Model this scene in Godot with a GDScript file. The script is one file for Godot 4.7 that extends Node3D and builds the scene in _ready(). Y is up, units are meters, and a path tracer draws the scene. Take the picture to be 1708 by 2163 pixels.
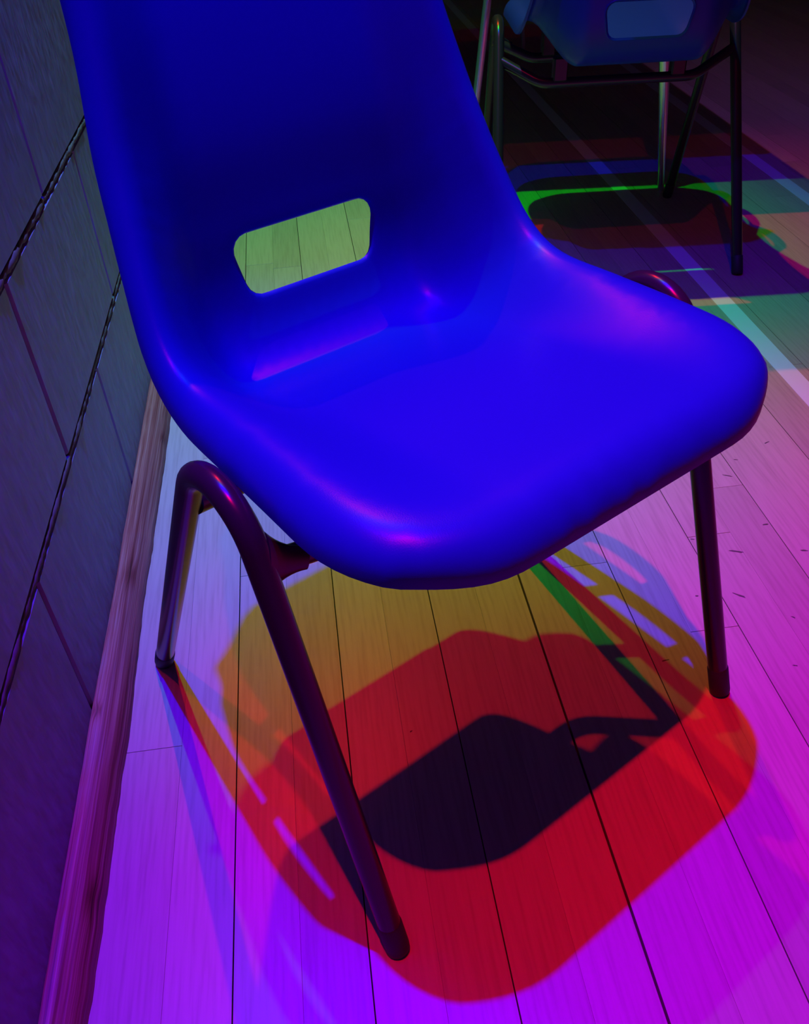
extends Node3D

# ---------------------------------------------------------------- helpers
func lin(r: float, g: float, b: float) -> Color:
	return Color(r, g, b).linear_to_srgb()

func tag(o: Node, label: String, category := "", group := "") -> Node:
	o.set_meta("label", label)
	if category != "":
		o.set_meta("category", category)
	if group != "":
		o.set_meta("group", group)
	return o

func mi(called: String, mesh: Mesh, m: Material, parent: Node) -> MeshInstance3D:
	var o := MeshInstance3D.new()
	o.name = called
	o.mesh = mesh
	o.material_override = m
	parent.add_child(o, true)
	return o

func struct_node(called: String) -> Node3D:
	var o := Node3D.new()
	o.name = called
	o.set_meta("kind", "structure")
	add_child(o)
	return o

func quad(st: SurfaceTool, a: Vector3, b: Vector3, c: Vector3, d: Vector3) -> void:
	for v in [a, b, c, a, c, d]:
		st.add_vertex(v)

# a box with chamfered edges; flat shaded
func chamfer_box(size: Vector3, c: float) -> ArrayMesh:
	var h := size * 0.5
	var st := SurfaceTool.new()
	st.begin(Mesh.PRIMITIVE_TRIANGLES)
	st.set_smooth_group(-1)
	var pts := PackedVector3Array()
	for sx in [-1.0, 1.0]:
		for sy in [-1.0, 1.0]:
			for sz in [-1.0, 1.0]:
				pts.append(Vector3(sx * (h.x - c), sy * (h.y - c), sz * h.z))
				pts.append(Vector3(sx * (h.x - c), sy * h.y, sz * (h.z - c)))
				pts.append(Vector3(sx * h.x, sy * (h.y - c), sz * (h.z - c)))
	hull_faces(st, pts)
	st.generate_normals()
	return st.commit()

# faces of the chamfered box by plane: every outward plane of 26 directions
func hull_faces(st: SurfaceTool, pts: PackedVector3Array) -> void:
	for dx in [-1, 0, 1]:
		for dy in [-1, 0, 1]:
			for dz in [-1, 0, 1]:
				if dx == 0 and dy == 0 and dz == 0:
					continue
				var n := Vector3(dx, dy, dz).normalized()
				var best := -1e9
				for p in pts:
					best = maxf(best, p.dot(n))
				var face := []
				for p in pts:
					if p.dot(n) > best - 1e-6:
						face.append(p)
				if face.size() < 3:
					continue
				var mid := Vector3.ZERO
				for p in face:
					mid += p
				mid /= face.size()
				var ux: Vector3 = (face[0] - mid).normalized()
				var uy := n.cross(ux)
				face.sort_custom(func(a, b): return atan2((a - mid).dot(uy), (a - mid).dot(ux)) > atan2((b - mid).dot(uy), (b - mid).dot(ux)))
				for k in range(1, face.size() - 1):
					st.add_vertex(face[0])
					st.add_vertex(face[k])
					st.add_vertex(face[k + 1])

func box_at(called: String, lo: Vector3, hi: Vector3, c: float, m: Material, parent: Node) -> MeshInstance3D:
	var o := mi(called, chamfer_box(hi - lo, c), m, parent)
	o.position = (lo + hi) * 0.5
	return o

# tube swept along points with a radius at each point; smooth, capped
func tube(path: PackedVector3Array, radii: PackedFloat32Array, sides := 20) -> ArrayMesh:
	var st := SurfaceTool.new()
	st.begin(Mesh.PRIMITIVE_TRIANGLES)
	var n := path.size()
	var rings := []
	var up := Vector3(1, 0, 0)
	for i in n:
		var t := (path[mini(i + 1, n - 1)] - path[maxi(i - 1, 0)]).normalized()
		if absf(t.dot(up)) > 0.95:
			up = Vector3(0, 1, 0) if absf(t.y) < 0.9 else Vector3(0, 0, 1)
		var a := (up - t * t.dot(up)).normalized()
		up = a
		var b := t.cross(a)
		var ring := PackedVector3Array()
		for k in sides:
			var w := TAU * k / sides
			ring.append(path[i] + (a * cos(w) + b * sin(w)) * radii[i])
		rings.append(ring)
	st.set_smooth_group(1)
	for i in n - 1:
		for k in sides:
			var k2 := (k + 1) % sides
			quad(st, rings[i][k], rings[i][k2], rings[i + 1][k2], rings[i + 1][k])
	st.set_smooth_group(-1)
	for k in range(1, sides - 1):
		for v in [rings[0][0], rings[0][k + 1], rings[0][k]]:
			st.add_vertex(v)
		for v in [rings[n - 1][0], rings[n - 1][k], rings[n - 1][k + 1]]:
			st.add_vertex(v)
	st.index()
	st.generate_normals()
	return st.commit()

# a rough bead: a tube whose skin is uneven all over
func lumpy(path: PackedVector3Array, radii: PackedFloat32Array) -> ArrayMesh:
	var nz := FastNoiseLite.new()
	nz.seed = 61
	nz.frequency = 34.0
	nz.fractal_octaves = 5
	nz.fractal_gain = 0.65
	var st := SurfaceTool.new()
	st.begin(Mesh.PRIMITIVE_TRIANGLES)
	var sides := 12
	for i in path.size():
		for k in sides + 1:
			var w := TAU * (k % sides) / sides
			var d := Vector3(cos(w), sin(w), 0)
			var p := path[i] + d * radii[i] * Vector3(0.75, 1.0, 1.0)
			p += (d * Vector3(0.7, 1.6, 0) + Vector3(0, 0, 0.3)) * 0.0026 * nz.get_noise_3dv(p)
			st.add_vertex(p)
	for i in path.size() - 1:
		for k in sides:
			var p := i * (sides + 1) + k
			for q in [p, p + sides + 2, p + 1, p, p + sides + 1, p + sides + 2]:
				st.add_index(q)
	st.generate_normals()
	return st.commit()

func even(path: PackedVector3Array, r: float) -> PackedFloat32Array:
	var a := PackedFloat32Array()
	a.resize(path.size())
	a.fill(r)
	return a

# polyline with rounded corners
func rounded(pts: Array, r: float, steps := 10) -> PackedVector3Array:
	var out := PackedVector3Array()
	out.append(pts[0])
	for i in range(1, pts.size() - 1):
		var p: Vector3 = pts[i]
		var a: Vector3 = (pts[i - 1] - p).normalized()
		var b: Vector3 = (pts[i + 1] - p).normalized()
		var half := acos(clampf(a.dot(b), -1, 1)) * 0.5
		var cut := r / tan(half)
		var centre := p + (a + b).normalized() * (r / sin(half))
		var from := p + a * cut - centre
		var to := p + b * cut - centre
		for k in steps + 1:
			out.append(centre + from.slerp(to, float(k) / steps))
	out.append(pts[-1])
	return out

func noise_tex(freq: float, octaves: int, sd: int, ramp: Array, size := 512, kind := FastNoiseLite.TYPE_SIMPLEX_SMOOTH) -> NoiseTexture2D:
	var n := FastNoiseLite.new()
	n.noise_type = kind
	n.frequency = freq
	n.fractal_octaves = octaves
	n.seed = sd
	var t := NoiseTexture2D.new()
	t.width = size
	t.height = size
	t.seamless = true
	t.noise = n
	var g := Gradient.new()
	g.offsets = PackedFloat32Array()
	g.colors = PackedColorArray()
	var offs := PackedFloat32Array()
	var cols := PackedColorArray()
	for e in ramp:
		offs.append(e[0])
		cols.append(e[1])
	g.offsets = offs
	g.colors = cols
	t.color_ramp = g
	return t

func bump_tex(freq: float, octaves: int, sd: int, strength: float, size := 512) -> NoiseTexture2D:
	var n := FastNoiseLite.new()
	n.frequency = freq
	n.fractal_octaves = octaves
	n.seed = sd
	var t := NoiseTexture2D.new()
	t.width = size
	t.height = size
	t.seamless = true
	t.noise = n
	t.as_normal_map = true
	t.bump_strength = strength
	return t

func plain(c: Color, rough: float, metal := 0.0) -> StandardMaterial3D:
	var m := StandardMaterial3D.new()
	m.albedo_color = c
	m.roughness = rough
	m.metallic = metal
	return m

# ---------------------------------------------------------------- the place
const WALL_X := -0.2945
const LAMP_X := -0.12
const LAMP_H := 3.5
var M := {}

func _ready() -> void:
	camera_and_air()
	materials()
	room()
	floor_boards()
	scuffs()
	block_wall()
	wall_bead()
	var first := make_chair()
	first.position = Vector3(0.0954, 0, -0.6467)
	first.rotation.y = 0.5178
	tag(first, "large blue plastic chair beside the block wall, nearest, with hand hole in its back", "chair", "stacking plastic chairs")
	var second := first.duplicate()
	second.name = "stacking_chair_001"
	add_child(second)
	second.position = Vector3(0.643, 0, -1.815)
	second.rotation.y = PI - 0.085
	tag(second, "dark blue plastic chair seen from behind, pushed up to the table", "chair", "stacking plastic chairs")
	table()
	lamps()

func camera_and_air() -> void:
	var cam := Camera3D.new()
	cam.name = "camera"
	cam.fov = rad_to_deg(2.0 * atan(1081.5 / 1819.26))
	cam.near = 0.02
	cam.far = 60.0
	cam.transform = Transform3D(Basis(
		Vector3(0.99039674, -0.03962109, 0.13245556),
		Vector3(0.11556598, 0.76312004, -0.63583984),
		Vector3(-0.07588683, 0.64504106, 0.76037045)), Vector3(0, 0.8, 0))
	add_child(cam)
	cam.current = true
	var e := Environment.new()
	e.background_mode = Environment.BG_COLOR
	e.background_color = Color.BLACK
	e.tonemap_mode = Environment.TONE_MAPPER_LINEAR
	e.tonemap_exposure = 1.0
	e.sdfgi_enabled = true
	e.ssao_enabled = true
	e.ssil_enabled = true
	var w := WorldEnvironment.new()
	w.name = "air"
	w.environment = e
	add_child(w)

# the four lamps: [colour name, colour, z, aim, beam energy, beam half angle, spill energy]
var LAMPS := [
	["pink", Color(1.0, 0.0, 0.18), -0.10, Vector3(0.72, 0, -0.22), 9.8, 19.0, 0.7],
	["blue", Color(0.010, 0.0, 1.0), -0.95, Vector3(-0.22, 0, -0.55), 23.0, 22.0, 5.0],
	["green", Color(0.0, 1.0, 0.12), -1.80, Vector3(-0.02, 0, -1.80), 9.2, 22.0, 0.3],
	["amber", Color(1.0, 0.11, 0.01), -2.75, Vector3(0.75, 0, -0.85), 5.0, 27.0, 0.6],
]

func lamps() -> void:
	var bar_m := plain(lin(0.02, 0.02, 0.02), 0.5, 0.6)
	var bar := Node3D.new()
	bar.name = "lighting_bar"
	add_child(bar)
	bar.position = Vector3(LAMP_X, LAMP_H + 0.26, -1.4)
	tag(bar, "black steel lighting bar hung under the ceiling along the block wall", "lighting bar")
	mi("pipe", tube(PackedVector3Array([Vector3(0, 0, 1.8), Vector3(0, 0, -1.8)]), PackedFloat32Array([0.024, 0.024])), bar_m, bar)
	for z in [-1.5, 0.0, 1.5]:
		mi("drop_rod", tube(PackedVector3Array([Vector3(0, 0, z), Vector3(0, 4.6 - bar.position.y, z)]), PackedFloat32Array([0.008, 0.008]), 10), bar_m, bar)
	for i in LAMPS.size():
		var a: Array = LAMPS[i]
		var t := Node3D.new()
		t.name = "par_lamp" if i == 0 else "par_lamp_%03d" % i
		add_child(t)
		var at := Vector3(LAMP_X, LAMP_H, a[2])
		t.position = at
		var dir: Vector3 = (a[3] - at).normalized()
		var turn := Basis.looking_at(dir, Vector3(0, 0, -1))
		tag(t, "black stage lamp with a glowing %s lens hung from the lighting bar" % a[0], "stage lamp", "stage lamps on the bar")
		# can: short open cylinder behind the lens, made along -z
		var prof := PackedVector3Array([Vector3(0, 0, 0.19), Vector3(0, 0, 0.17), Vector3(0, 0, 0.06), Vector3(0, 0, 0.012)])
		var can := mi("housing", tube(prof, PackedFloat32Array([0.045, 0.06, 0.075, 0.078]), 28), bar_m, t)
		can.basis = turn
		var glow := StandardMaterial3D.new()
		glow.albedo_color = lin(0.05, 0.05, 0.05)
		glow.emission_enabled = true
		glow.emission = a[1]
		glow.emission_energy_multiplier = 3.0
		var lens := mi("lens", tube(PackedVector3Array([Vector3(0, 0, 0.012), Vector3(0, 0, 0.006)]), PackedFloat32Array([0.06, 0.06]), 28), glow, t)
		lens.basis = turn
		var yoke := mi("yoke", tube(PackedVector3Array([Vector3(0.085, 0, 0.08), Vector3(0.085, 0.2, 0.0), Vector3(0, 0.235, 0), Vector3(-0.085, 0.2, 0.0), Vector3(-0.085, 0, 0.08)]), PackedFloat32Array([0.006, 0.006, 0.006, 0.006, 0.006]), 8), bar_m, t)
		yoke.rotation.y = PI * 0.5
		# the narrow beam of the lens and the wide spill round it
		for part in [["beam", a[4], a[5]], ["spill", a[6], 55.0]]:
			var l := SpotLight3D.new()
			l.name = part[0]
			l.light_color = a[1]
			l.light_energy = part[1]
			l.light_size = 0.022
			l.spot_range = 30.0
			l.spot_attenuation = 2.0
			l.spot_angle = part[2]
			l.spot_angle_attenuation = 1.0
			l.shadow_enabled = true
			l.basis = turn
			t.add_child(l)
			l.position = dir * 0.03

func materials() -> void:
	# varnished strip wood, five tones
	var grain := noise_tex(0.012, 5, 11, [[0.0, Color(0.90, 0.89, 0.88)], [0.5, Color(0.97, 0.965, 0.96)], [1.0, Color(1, 1, 1)]])
	var bump := bump_tex(0.02, 5, 12, 3.0)
	M.boards = []
	var tones := [1.0, 0.93, 1.05, 0.97, 0.88]
	for k in tones.size():
		var m := StandardMaterial3D.new()
		m.albedo_color = lin(0.50 * tones[k], 0.40 * tones[k], 0.30 * tones[k])
		m.albedo_texture = grain
		m.uv1_triplanar = true
		m.uv1_world_triplanar = true
		m.uv1_scale = Vector3(22, 22, 1.2)
		m.uv1_offset = Vector3(0.17 * k, 0.3 * k, 0.41 * k)
		m.normal_enabled = true
		m.normal_texture = bump
		m.normal_scale = 0.035
		m.roughness = 0.36
		m.metallic_specular = 0.45
		M.boards.append(m)
	M.gap = plain(lin(0.03, 0.022, 0.016), 0.9)
	M.line = plain(lin(0.72, 0.72, 0.70), 0.45)
	M.hall = plain(lin(0.60, 0.58, 0.56), 0.9)
	# painted block work
	M.blocks = []
	var coat := noise_tex(0.02, 4, 21, [[0.0, Color(0.86, 0.86, 0.86)], [1.0, Color(1, 1, 1)]])
	var brush := bump_tex(0.03, 5, 22, 4.0)
	for k in 3:
		var m := StandardMaterial3D.new()
		var f: float = [1.0, 0.94, 1.04][k]
		m.albedo_color = lin(0.27 * f, 0.29 * f, 0.36 * f)
		m.albedo_texture = coat
		m.uv1_triplanar = true
		m.uv1_world_triplanar = true
		m.uv1_scale = Vector3(3, 0.9, 5)
		m.normal_enabled = true
		m.normal_texture = brush
		m.normal_scale = 0.15
		m.roughness = 0.55
		M.blocks.append(m)
	M.mortar = plain(lin(0.17, 0.18, 0.11), 0.95)
	M.mortar.metallic_specular = 0.15
	# chair
	var p := StandardMaterial3D.new()
	p.albedo_color = lin(0.010, 0.028, 0.275)
	p.roughness = 0.35
	p.metallic_specular = 0.36
	p.normal_enabled = true
	p.normal_texture = bump_tex(0.09, 3, 31, 2.0)
	p.normal_scale = 0.2
	p.uv1_triplanar = true
	p.uv1_scale = Vector3(16, 16, 16)
	M.plastic = p
	M.tube = plain(lin(0.045, 0.032, 0.038), 0.26, 0.45)
	M.rubber = plain(lin(0.02, 0.02, 0.022), 0.6)
	M.steel = plain(lin(0.72, 0.72, 0.70), 0.22, 0.9)
	M.desk = plain(lin(0.16, 0.14, 0.12), 0.5)

func room() -> void:
	var H := 4.6
	var f := struct_node("floor")
	M.floor_node = f
	# concrete under the boards, and plain boarded floor beyond them
	box_at("sub_floor", Vector3(-0.5, -0.2, -12.0), Vector3(9.0, -0.012, 1.4), 0.001, M.gap, f)
	box_at("boarding", Vector3(2.52, -0.012, -12.0), Vector3(9.0, 0, 1.4), 0.001, M.boards[0], f)
	box_at("boarding", Vector3(WALL_X, -0.012, 0.42), Vector3(2.518, 0, 1.4), 0.001, M.boards[0], f)
	box_at("boarding", Vector3(WALL_X, -0.012, -12.0), Vector3(2.518, 0, -5.2), 0.001, M.boards[0], f)
	for d in [["wall_far", Vector3(-0.5, 0, -12.2), Vector3(9.2, H, -12.0)], ["wall_right", Vector3(9.0, 0, -12.0), Vector3(9.2, H, 1.4)], ["wall_near", Vector3(-0.5, 0, 1.4), Vector3(9.2, H, 1.6)], ["ceiling", Vector3(-0.5, H, -12.2), Vector3(9.2, H + 0.2, 1.6)]]:
		var o := box_at(d[0], d[1], d[2], 0.001, M.hall, self)
		o.set_meta("kind", "structure")

func floor_boards() -> void:
	var f: Node3D = M.floor_node
	var rng := RandomNumberGenerator.new()
	rng.seed = 5
	var pitch := 0.06075
	var x0 := -0.2615
	var shapes := {}
	for i in 46:
		var lo := x0 + pitch * i
		var hi := lo + pitch
		if i == 0:
			lo = WALL_X
		# wide seams every second strip; the one right of the chair is widest
		var gl := 0.0006 if i % 2 == 0 else 0.00006
		var gr := 0.00006 if i % 2 == 0 else 0.0006
		if i == 8:
			gl = 0.0013
		if i == 7:
			gr = 0.0013
		var z := 0.42 - rng.randf() * 0.5
		var from := 0.42
		while from > -5.2:
			var to := maxf(z, -5.2)
			var k := rng.randi() % 5
			var o := box_at("board", Vector3(lo + gl, -0.012, to + 0.0003), Vector3(hi - gr, rng.randf_range(-0.00008, 0.00008), from - 0.0003), 0.0002, M.boards[k], f)
			o.set_meta("kind", "structure")
			from = to
			z = to - rng.randf_range(0.7, 1.5)
	for x in [0.778, 1.187]:
		box_at("court_line", Vector3(x, -0.0002, -5.2), Vector3(x + 0.036, 0.0006, 0.42), 0.0002, M.line, f)

const SCUFFS := [
	[0.6679, -1.0075, 0.012, 0.0025, 20],
	[0.6039, -0.9749, 0.007, 0.0020, 60],
	[0.5767, -0.9396, 0.016, 0.0020, 70],
	[0.5809, -0.8273, 0.010, 0.0030, 40],
	[0.5203, -0.7825, 0.024, 0.0035, 62],
	[0.6074, -0.7689, 0.012, 0.0030, 50],
	[0.4727, -0.8159, 0.006, 0.0020, 60],
	[0.4902, -0.7048, 0.020, 0.0035, 80],
	[0.4372, -0.7132, 0.005, 0.0030, 60],
	[0.5381, -0.6589, 0.006, 0.0020, 85],
	[0.5050, -0.5875, 0.006, 0.0020, 60],
	[-0.2327, -1.0830, 0.014, 0.0060, 85],
	[0.3611, -0.6196, 0.010, 0.0020, 30],
	[0.0515, -0.5691, 0.004, 0.0020, 0],
]

func scuffs() -> void:
	# dark heel marks and dents in the varnish: x, z, length, width, turn
	var m := plain(lin(0.09, 0.06, 0.05), 0.7)
	var rng := RandomNumberGenerator.new()
	rng.seed = 12
	for e in SCUFFS:
		var st := SurfaceTool.new()
		st.begin(Mesh.PRIMITIVE_TRIANGLES)
		st.set_smooth_group(-1)
		var ring := PackedVector3Array()
		for k in 12:
			var w := TAU * k / 12.0
			var r := rng.randf_range(0.6, 1.1)
			ring.append(Vector3(cos(w) * e[2] * 0.5 * r, 0.0, sin(w) * e[3] * 0.5 * r))
		for k in 12:
			var a := ring[k]
			var b := ring[(k + 1) % 12]
			for v in [Vector3(0, 0.0004, 0), a + Vector3(0, 0.0003, 0), b + Vector3(0, 0.0003, 0)]:
				st.add_vertex(v)
			quad(st, a, b, b + Vector3(0, 0.0003, 0), a + Vector3(0, 0.0003, 0))
		st.generate_normals()
		var o := mi("scuff_mark", st.commit(), m, M.floor_node)
		o.position = Vector3(e[0], 0.0, e[1])
		o.rotation_degrees.y = 40.0 - e[4]

func block_wall() -> void:
	var w := struct_node("wall_left")
	box_at("backing", Vector3(-0.5, 0, -12.0), Vector3(WALL_X - 0.008, 4.6, 1.4), 0.001, M.blocks[0], w)
	var rng := RandomNumberGenerator.new()
	rng.seed = 9
	var ph := 0.2190
	var pl := 0.407
	for r in range(0, 7):
		var y0 := 0.012 + ph * (r - 0)
		var off := -0.829 if r % 2 == 1 else -0.6335
		if r == 0:
			y0 = 0.012
		for k in range(-3, 12):
			var z1 := off - pl * k
			var gap := 0.0022
			var o := box_at("block", Vector3(WALL_X - 0.09, y0 + 0.004, z1 - pl + gap), Vector3(WALL_X + rng.randf_range(-0.0006, 0.0006), y0 + ph - 0.004, z1 - gap), 0.003, M.blocks[rng.randi() % 3], w)
	# rough mortar beds, lumpy where they were pointed
	var nz := FastNoiseLite.new()
	nz.seed = 4
	nz.frequency = 9.0
	nz.fractal_octaves = 4
	for r in range(1, 7):
		var y: float = 0.012 + ph * r
		var path := PackedVector3Array()
		var rad := PackedFloat32Array()
		for k in 900:
			var z: float = 0.1 - k * 0.0025
			path.append(Vector3(WALL_X - 0.0028 + 0.0012 * nz.get_noise_2d(z, y), y + 0.0012 * nz.get_noise_2d(z, y + 9), z))
			rad.append(0.0042 + 0.0014 * nz.get_noise_2d(z * 1.7, y + 3))
		mi("mortar_bed", lumpy(path, rad), M.mortar, w)
	box_at("upper_wall", Vector3(-0.4, 0.012 + ph * 7, -12.0), Vector3(WALL_X - 0.002, 4.6, 1.4), 0.001, M.blocks[1], w)

func wall_bead() -> void:
	# rough quarter-round bead of reddish pine in the corner of floor and wall
	var img := Image.create(256, 2048, false, Image.FORMAT_RGB8)
	var n := FastNoiseLite.new()
	n.seed = 77
	n.frequency = 0.03
	n.fractal_octaves = 4
	var knots := [[60, 470, 26.0], [150, 905, 22.0], [90, 1370, 26.0], [180, 1720, 16.0], [30, 1130, 12.0], [140, 180, 20.0]]
	for y in 2048:
		for x in 256:
			var dark := 0.0
			var bend := 0.0
			for k in knots:
				var dx: float = (x - k[0]) / (k[2] * 1.6)
				var dy: float = (y - k[1]) / k[2]
				var d2 := dx * dx + dy * dy
				if d2 < 9.0:
					var e := exp(-d2)
					dark += 0.75 * e
					bend += 14.0 * e * signf(dx)
			var g := n.get_noise_2d((x + bend) * 3.0, y * 0.14) * 0.5 + n.get_noise_2d((x + bend) * 0.8 + 900.0, y * 0.05) * 0.7
			var v := clampf(0.62 + g * 0.55 - dark * 0.5, 0.1, 1.0)
			img.set_pixel(x, y, lin(0.46 * v, 0.24 * v * v, 0.15 * v * v))
	var m := StandardMaterial3D.new()
	m.albedo_texture = ImageTexture.create_from_image(img)
	m.roughness = 0.55
	m.normal_enabled = true
	m.normal_texture = bump_tex(0.03, 4, 41, 5.0, 256)
	m.normal_scale = 0.4
	var wob := FastNoiseLite.new()
	wob.seed = 3
	wob.frequency = 3.0
	wob.fractal_octaves = 3
	var st := SurfaceTool.new()
	st.begin(Mesh.PRIMITIVE_TRIANGLES)
	var rows := 520
	var arc := 12
	for i in rows:
		var z := 0.42 - i * 0.012
		var r := 0.0325 + 0.0035 * wob.get_noise_1d(z) + 0.0012 * wob.get_noise_1d(z * 7.0 + 40.0)
		for k in arc + 1:
			var a := PI * 0.5 * k / arc
			var rr := r * (1.0 + 0.03 * wob.get_noise_2d(z * 0.7, k * 0.12 + 20.0))
			st.set_uv(Vector2(float(k) / arc, i * 0.012 / 1.9))
			st.add_vertex(Vector3(WALL_X + rr * sin(a), maxf(rr * cos(a), 0.0), z))
	for i in rows - 1:
		for k in arc:
			var p := i * (arc + 1) + k
			for q in [p, p + 1, p + arc + 2, p, p + arc + 2, p + arc + 1]:
				st.add_index(q)
	st.generate_normals()
	st.generate_tangents()
	var o := mi("trim_1", st.commit(), m, self)
	o.set_meta("kind", "structure")

# ---------------------------------------------------------------- chair
# rows from the front edge to the top of the back: centre z, y; side z, y; half width
const ROWS := [
	[0.244, 0.450, 0.244, 0.453, 0.2085],
	[0.210, 0.453, 0.210, 0.459, 0.2105],
	[0.120, 0.438, 0.120, 0.461, 0.2110],
	[0.020, 0.420, 0.034, 0.460, 0.2110],
	[-0.060, 0.399, -0.024, 0.459, 0.2105],
	[-0.108, 0.389, -0.056, 0.465, 0.2090],
	[-0.140, 0.398, -0.077, 0.478, 0.2060],
	[-0.160, 0.422, -0.093, 0.496, 0.2020],
	[-0.170, 0.456, -0.109, 0.521, 0.1970],
	[-0.175, 0.508, -0.126, 0.553, 0.1910],
	[-0.184, 0.580, -0.147, 0.598, 0.1830],
	[-0.204, 0.660, -0.171, 0.667, 0.1690],
	[-0.232, 0.745, -0.199, 0.750, 0.1600],
	[-0.250, 0.800, -0.217, 0.803, 0.1550],
]
var row_s := PackedFloat32Array()
var length := 0.0

func row_at(s: float) -> Array:
	var n := ROWS.size()
	var i := 0
	while i < n - 2 and s > row_s[i + 1]:
		i += 1
	var u := clampf((s - row_s[i]) / (row_s[i + 1] - row_s[i]), 0.0, 1.0)
	var out := []
	for c in 5:
		var p0: float = ROWS[maxi(i - 1, 0)][c]
		var p1: float = ROWS[i][c]
		var p2: float = ROWS[i + 1][c]
		var p3: float = ROWS[mini(i + 2, n - 1)][c]
		var h := row_s[i + 1] - row_s[i]
		var m1: float = (p2 - p0) / maxf(row_s[i + 1] - row_s[maxi(i - 1, 0)], 1e-5) * h
		var m2: float = (p3 - p1) / maxf(row_s[mini(i + 2, n - 1)] - row_s[i], 1e-5) * h
		var u2 := u * u
		var u3 := u2 * u
		out.append((2 * u3 - 3 * u2 + 1) * p1 + (u3 - 2 * u2 + u) * m1 + (-2 * u3 + 3 * u2) * p2 + (u3 - u2) * m2)
	return out

func base(s: float, t: float) -> Vector3:
	var r := row_at(s)
	var v: float = absf(t) / r[4]
	var tall := smoothstep(0.24, 0.40, s)
	var g := smoothstep(lerpf(0.45, 0.52, tall), lerpf(0.94, 0.95, tall), v)
	return Vector3(t, lerpf(r[1], r[3], g), lerpf(r[0], r[2], g))

func base_normal(s: float, t: float) -> Vector3:
	var e := 0.004
	var a := base(minf(s + e, length), t) - base(maxf(s - e, 0.0), t)
	var b := base(s, t + e) - base(s, t - e)
	return b.cross(a).normalized()

func half_width(s: float) -> float:
	var w: float = row_at(clampf(s, 0, length))[4]
	var rc := 0.112
	var rt := 0.07
	if s < rc:
		var q := (rc - s) / rc
		w -= rc * 0.95 * (1.0 - pow(maxf(1.0 - pow(q, 2.2), 0.0), 1.0 / 2.2))
	if s > length - rt:
		var q := (s - (length - rt)) / rt
		w -= rt * (1.0 - pow(maxf(1.0 - pow(q, 2.2), 0.0), 1.0 / 2.2))
	return w

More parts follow.
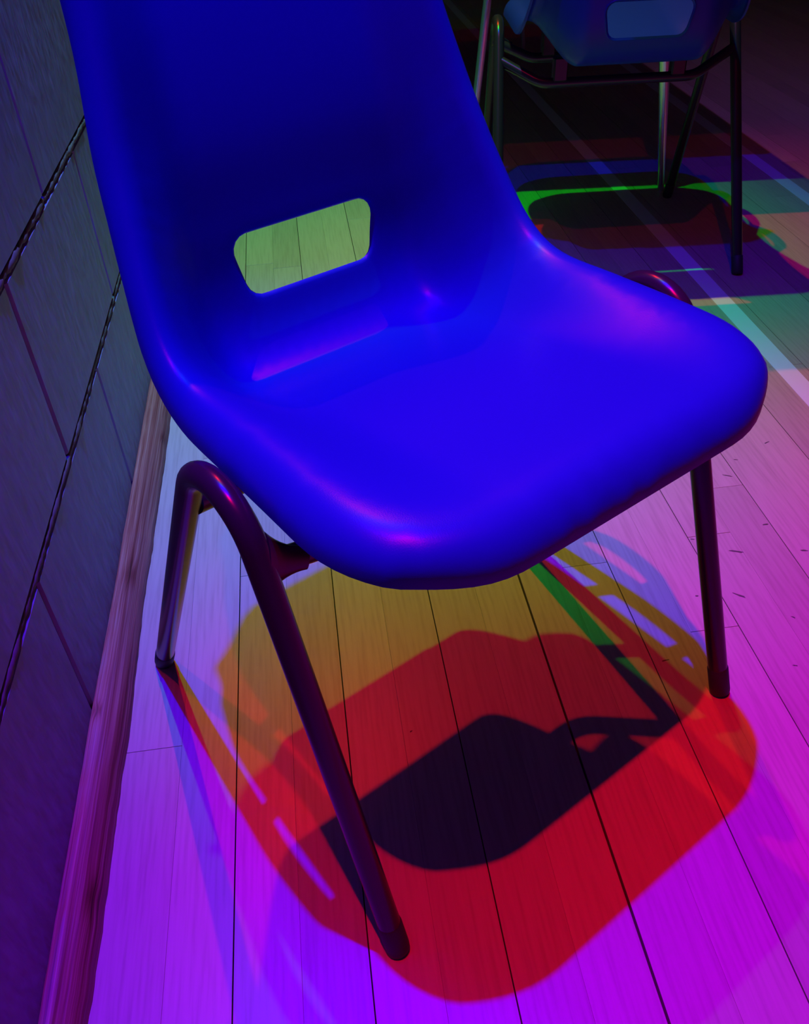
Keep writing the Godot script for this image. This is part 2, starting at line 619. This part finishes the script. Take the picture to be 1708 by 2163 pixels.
func make_shell() -> Array:
	row_s = PackedFloat32Array([0.0])
	for i in range(1, ROWS.size()):
		row_s.append(row_s[i - 1] + Vector2(ROWS[i][0] - ROWS[i - 1][0], ROWS[i][1] - ROWS[i - 1][1]).length())
	length = row_s[-1]
	# outline in the (s, t) plane, resampled evenly
	var raw := PackedVector2Array()
	for k in 401:
		var s := length * 0.5 * (1.0 - cos(PI * k / 400.0))
		raw.append(Vector2(s, half_width(s)))
	for k in range(400, -1, -1):
		raw.append(Vector2(raw[k].x, -raw[k].y))
	raw.append(raw[0])
	var outline := resample(raw, 190)
	# hand hole
	var s_lo := s_of_height(0.441)
	var s_hi := s_of_height(0.498)
	var hole_raw := PackedVector2Array()
	var cs := [Vector2(s_lo, -0.067), Vector2(s_lo, 0.067), Vector2(s_hi, 0.079), Vector2(s_hi, -0.079)]
	for i in 4:
		var p: Vector2 = cs[i]
		var a: Vector2 = (cs[(i + 3) % 4] - p).normalized()
		var b: Vector2 = (cs[(i + 1) % 4] - p).normalized()
		var rr := 0.015
		var half := acos(a.dot(b)) * 0.5
		var c := p + (a + b).normalized() * (rr / sin(half))
		var f := p + a * (rr / tan(half)) - c
		var t2 := p + b * (rr / tan(half)) - c
		for k in 9:
			var ang := f.angle() + wrapf(t2.angle() - f.angle(), -PI, PI) * k / 8.0
			hole_raw.append(c + Vector2(cos(ang), sin(ang)) * rr)
	hole_raw.append(hole_raw[0])
	var hole := resample(hole_raw, 64)
	var pts := PackedVector2Array()
	var drop := PackedFloat32Array()
	# rolled lip rings, outer first
	var phis := [84.0, 78.0, 66.0, 54.0, 42.0, 30.0, 16.0, 0.0]
	var N := outline.size()
	for j in phis.size():
		for i in N:
			var nrm := ring_normal(outline, i)
			var back := smoothstep(0.30, 0.46, outline[i].x)
			var rl := lerpf(0.042, 0.030, back)
			var deep := lerpf(0.032, 0.017, back)
			var skirt := lerpf(0.004, 0.002, back) if j == 0 else 0.0
			var phi := deg_to_rad(phis[j])
			var d := rl * (sin(deg_to_rad(84.0)) - sin(phi)) + (0.0 if j == 0 else 0.0004)
			pts.append(outline[i] + nrm * d)
			drop.append(deep * (1.0 - cos(phi)) + skirt)
	# hole rings
	var H := hole.size()
	var hole_start := pts.size()
	for j in 4:
		for i in H:
			var nrm := -ring_normal(hole, i)
			pts.append(hole[i] + nrm * [0.0, 0.0016, 0.004, 0.009][j])
			drop.append([0.0035, 0.0012, 0.0003, 0.0][j])
	# inside points
	var step := 0.009
	var row := 0
	var inner := PackedVector2Array()
	for i in N:
		inner.append(outline[i] + ring_normal(outline, i) * 0.049)
	var keep_out := PackedVector2Array()
	for i in H:
		keep_out.append(hole[i] - ring_normal(hole, i) * 0.014)
	var s := 0.02
	while s < length - 0.02:
		var t := -0.22 + (step * 0.5 if row % 2 else 0.0)
		while t < 0.22:
			var p := Vector2(s + 0.0011 * sin(t * 991.0 + s * 77.0), t + 0.0011 * sin(s * 1371.0 + t * 31.0))
			if Geometry2D.is_point_in_polygon(p, inner) and not Geometry2D.is_point_in_polygon(p, keep_out):
				pts.append(p)
				drop.append(0.0)
			t += step
		s += step * 0.866
		row += 1
	var big := PackedVector2Array()
	for p in pts:
		big.append(p * 1000.0)
	var tri := Geometry2D.triangulate_delaunay(big)
	var pos := PackedVector3Array()
	for i in pts.size():
		var down := base_normal(pts[i].x, pts[i].y)
		down.x *= 0.25
		pos.append(base(pts[i].x, pts[i].y) - down.normalized() * drop[i])
	var faces := PackedInt32Array()
	var poly := outline
	for k in range(0, tri.size(), 3):
		var c := (pts[tri[k]] + pts[tri[k + 1]] + pts[tri[k + 2]]) / 3.0
		if not Geometry2D.is_point_in_polygon(c, poly) or Geometry2D.is_point_in_polygon(c, hole):
			continue
		var a := tri[k]
		var b := tri[k + 1]
		var d := tri[k + 2]
		if (pts[b] - pts[a]).cross(pts[d] - pts[a]) > 0.0:
			faces.append_array([a, b, d])
		else:
			faces.append_array([a, d, b])
	close_gaps(faces, pts, N, hole_start, hole.size())
	var nor := PackedVector3Array()
	nor.resize(pos.size())
	for k in range(0, faces.size(), 3):
		var q := (pos[faces[k + 2]] - pos[faces[k]]).cross(pos[faces[k + 1]] - pos[faces[k]])
		for c in 3:
			nor[faces[k + c]] += q
	var flip := 1.0
	if nor[pos.size() / 2].dot(base_normal(pts[pos.size() / 2].x, pts[pos.size() / 2].y)) < 0.0:
		flip = -1.0
	for i in nor.size():
		nor[i] = nor[i].normalized() * flip
	return [pos, nor, faces, N, hole_start, H, flip]

# the triangulation can leave a sliver open: close every small loop of single edges
func close_gaps(faces: PackedInt32Array, pts: PackedVector2Array, N: int, hs: int, H: int) -> void:
	var open := {}
	for k in range(0, faces.size(), 3):
		for c in 3:
			var a := faces[k + c]
			var b := faces[k + (c + 1) % 3]
			if open.has(Vector2i(b, a)):
				open.erase(Vector2i(b, a))
			else:
				open[Vector2i(a, b)] = true
	var next := {}
	for e in open:
		var on_rim: bool = e.x < N and e.y < N
		var on_hole: bool = e.x >= hs and e.x < hs + H and e.y >= hs and e.y < hs + H
		if not on_rim and not on_hole:
			next[e.y] = e.x
	while not next.is_empty():
		var start: int = next.keys()[0]
		var loop := [start]
		var at: int = next[start]
		next.erase(start)
		while at != start and next.has(at):
			loop.append(at)
			var to: int = next[at]
			next.erase(at)
			at = to
		for k in range(1, loop.size() - 1):
			faces.append_array([loop[0], loop[k], loop[k + 1]])

func s_of_height(y: float) -> float:
	var s := 0.30
	while s < length and not (row_at(s)[1] > y and row_at(s)[0] < -0.1):
		s += 0.001
	return s

func ring_normal(p: PackedVector2Array, i: int) -> Vector2:
	var n := p.size()
	var d := (p[(i + 1) % n] - p[(i + n - 1) % n]).normalized()
	var m := Vector2(-d.y, d.x)
	# the inward one
	if Geometry2D.is_point_in_polygon(p[i] + m * 0.002, p):
		return m
	return -m

func resample(raw: PackedVector2Array, count: int) -> PackedVector2Array:
	var total := 0.0
	for i in raw.size() - 1:
		total += raw[i].distance_to(raw[i + 1])
	var out := PackedVector2Array()
	var want := 0.0
	var gone := 0.0
	for i in raw.size() - 1:
		var d := raw[i].distance_to(raw[i + 1])
		while want <= gone + d and out.size() < count:
			out.append(raw[i].lerp(raw[i + 1], (want - gone) / maxf(d, 1e-9)))
			want += total / count
		gone += d
	return out

func shell_mesh() -> ArrayMesh:
	var d := make_shell()
	var pos: PackedVector3Array = d[0]
	var nor: PackedVector3Array = d[1]
	var faces: PackedInt32Array = d[2]
	var N: int = d[3]
	var hs: int = d[4]
	var H: int = d[5]
	var thick := 0.0042
	var v := PackedVector3Array()
	var n := PackedVector3Array()
	var ix := PackedInt32Array()
	var count := pos.size()
	for i in count:
		v.append(pos[i])
		n.append(nor[i])
	for i in count:
		v.append(pos[i] - nor[i] * thick)
		n.append(-nor[i])
	for k in range(0, faces.size(), 3):
		var a := faces[k]
		var b := faces[k + 1]
		var c := faces[k + 2]
		# front faces run clockwise seen from the side of the normal
		var q := (pos[b] - pos[a]).cross(pos[c] - pos[a])
		if q.dot(nor[a]) > 0.0:
			ix.append_array([a, c, b, count + a, count + b, count + c])
		else:
			ix.append_array([a, b, c, count + a, count + c, count + b])
	for loop in [[0, N], [hs, H]]:
		var m0 := v.size()
		for i in loop[1]:
			var a: int = loop[0] + i
			var nx: int = loop[0] + (i + 1) % int(loop[1])
			var along := (pos[nx] - pos[a]).normalized()
			var side := along.cross(nor[a]).normalized()
			# away from the middle of the sheet: compare with a neighbour one ring in
			var inward := pos[a + int(loop[1])] - pos[a]
			if side.dot(inward) > 0.0:
				side = -side
			v.append(pos[a])
			n.append(side)
			v.append(pos[a] - nor[a] * thick)
			n.append(side)
		for i in loop[1]:
			var p: int = m0 + i * 2
			var q: int = m0 + ((i + 1) % int(loop[1])) * 2
			var f := (v[q] - v[p]).cross(v[p + 1] - v[p])
			if f.dot(n[p]) > 0.0:
				ix.append_array([p, p + 1, q, q, p + 1, q + 1])
			else:
				ix.append_array([p, q, p + 1, q, q + 1, p + 1])
	var arr := []
	arr.resize(Mesh.ARRAY_MAX)
	arr[Mesh.ARRAY_VERTEX] = v
	arr[Mesh.ARRAY_NORMAL] = n
	arr[Mesh.ARRAY_INDEX] = ix
	var am := ArrayMesh.new()
	am.add_surface_from_arrays(Mesh.PRIMITIVE_TRIANGLES, arr)
	return am

func make_chair() -> Node3D:
	var t := Node3D.new()
	t.name = "stacking_chair"
	add_child(t)
	var shell := mi("shell", shell_mesh(), M.plastic, t)
	shell.position.x = -0.010
	var r := 0.0105
	for sx in [-1.0, 1.0]:
		var ff := Vector3(0.228 * sx, 0.006, 0.222)
		var fr := Vector3(0.248 * sx, 0.006, -0.219)
		var apex := Vector3(0.222 if sx > 0.0 else -0.236, 0.508, 0.066)
		var path := rounded([ff, apex, fr], 0.048, 16)
		var leg := mi("leg_frame", tube(path, even(path, r), 22), M.tube, t)
		for e in [[ff, path[1]], [fr, path[path.size() - 2]]]:
			var dir: Vector3 = (e[1] - e[0]).normalized()
			var f0: Vector3 = e[0]
			var cap := PackedVector3Array([f0 - dir * 0.006, f0 - dir * 0.004, f0, f0 + dir * 0.03, f0 + dir * 0.031])
			mi("foot_cap", tube(cap, PackedFloat32Array([0.0085, 0.0108, 0.0113, 0.0113, 0.0106]), 20), M.rubber, leg)
	# two cross bars that dip under the seat, and the blocks the seat is screwed to
	for c in [[0.390, 0.101, 0.358, 0.085], [0.377, -0.008, 0.342, -0.050]]:
		var path := rounded([Vector3(-0.233, c[0], c[1]), Vector3(-0.150, c[2], c[3]), Vector3(0.150, c[2], c[3]), Vector3(0.226, c[0], c[1])], 0.06, 8)
		var bar := mi("cross_bar", tube(path, even(path, 0.0095), 18), M.tube, t)
		for sx in [-1.0, 1.0]:
			if c[1] > 0.05:
				# the bar is flared where it is welded to the leg, along the leg only
				var x0 := 0.224 if sx > 0.0 else -0.232
				var g := PackedVector3Array()
				var gr := PackedFloat32Array()
				for k in 9:
					var u := k / 8.0
					g.append(Vector3(-sx * 0.036 * u, 0, 0))
					gr.append(lerpf(0.0245, 0.0094, 1.0 - pow(1.0 - u, 2.2)))
				var web := mi("weld_collar", tube(g, gr, 20), M.tube, bar)
				web.position = Vector3(x0, c[0] + 0.001, c[1] + 0.001)
				web.basis = Basis(Vector3(0, 0, 1), sx * 0.36) * Basis(Vector3(1, 0, 0), -0.30) * Basis.from_scale(Vector3(1, 1, 0.42))
			var y1: float = base_height(c[3])
			box_at("seat_block", Vector3(0.115 * sx - 0.014, c[2] + 0.004, c[3] - 0.012), Vector3(0.115 * sx + 0.014, y1 + 0.002, c[3] + 0.012), 0.003, M.tube, bar)
	return t

func base_height(z: float) -> float:
	var s := 0.0
	while s < length and row_at(s)[0] > z:
		s += 0.002
	return minf(base(s, 0.101).y, base(s + 0.024, 0.101).y) - 0.008

# ---------------------------------------------------------------- table
func table() -> void:
	var t := Node3D.new()
	t.name = "table"
	add_child(t)
	t.position = Vector3(0.645, 0, -2.7)
	tag(t, "table behind the far chair, showing slender metal legs under a dark top", "table")
	var y := 0.64
	var st := SurfaceTool.new()
	st.begin(Mesh.PRIMITIVE_TRIANGLES)
	st.set_smooth_group(-1)
	var out := [Vector2(-0.36, 0.61), Vector2(0.36, 0.69), Vector2(0.36, -0.9), Vector2(-0.36, -0.9)]
	for i in 4:
		var a: Vector2 = out[i]
		var b: Vector2 = out[(i + 1) % 4]
		quad(st, Vector3(a.x, y, a.y), Vector3(a.x, y + 0.024, a.y), Vector3(b.x, y + 0.024, b.y), Vector3(b.x, y, b.y))
	quad(st, Vector3(out[0].x, y + 0.024, out[0].y), Vector3(out[3].x, y + 0.024, out[3].y), Vector3(out[2].x, y + 0.024, out[2].y), Vector3(out[1].x, y + 0.024, out[1].y))
	quad(st, Vector3(out[0].x, y, out[0].y), Vector3(out[1].x, y, out[1].y), Vector3(out[2].x, y, out[2].y), Vector3(out[3].x, y, out[3].y))
	st.generate_normals()
	mi("table_top", st.commit(), M.desk, t)
	for e in [[Vector3(0.245, 0, 0.637), Vector3(0.165, y, 0.637), 0.0075, 0.019], [Vector3(-0.245, 0, 0.60), Vector3(-0.175, y, 0.60), 0.009, 0.0095], [Vector3(0.245, 0, -0.8), Vector3(0.165, y, -0.8), 0.0075, 0.019], [Vector3(-0.245, 0, -0.8), Vector3(-0.165, y, -0.8), 0.0075, 0.019]]:
		mi("leg", tube(PackedVector3Array([e[0], e[1]]), PackedFloat32Array([e[2], e[3]]), 20), M.steel, t)
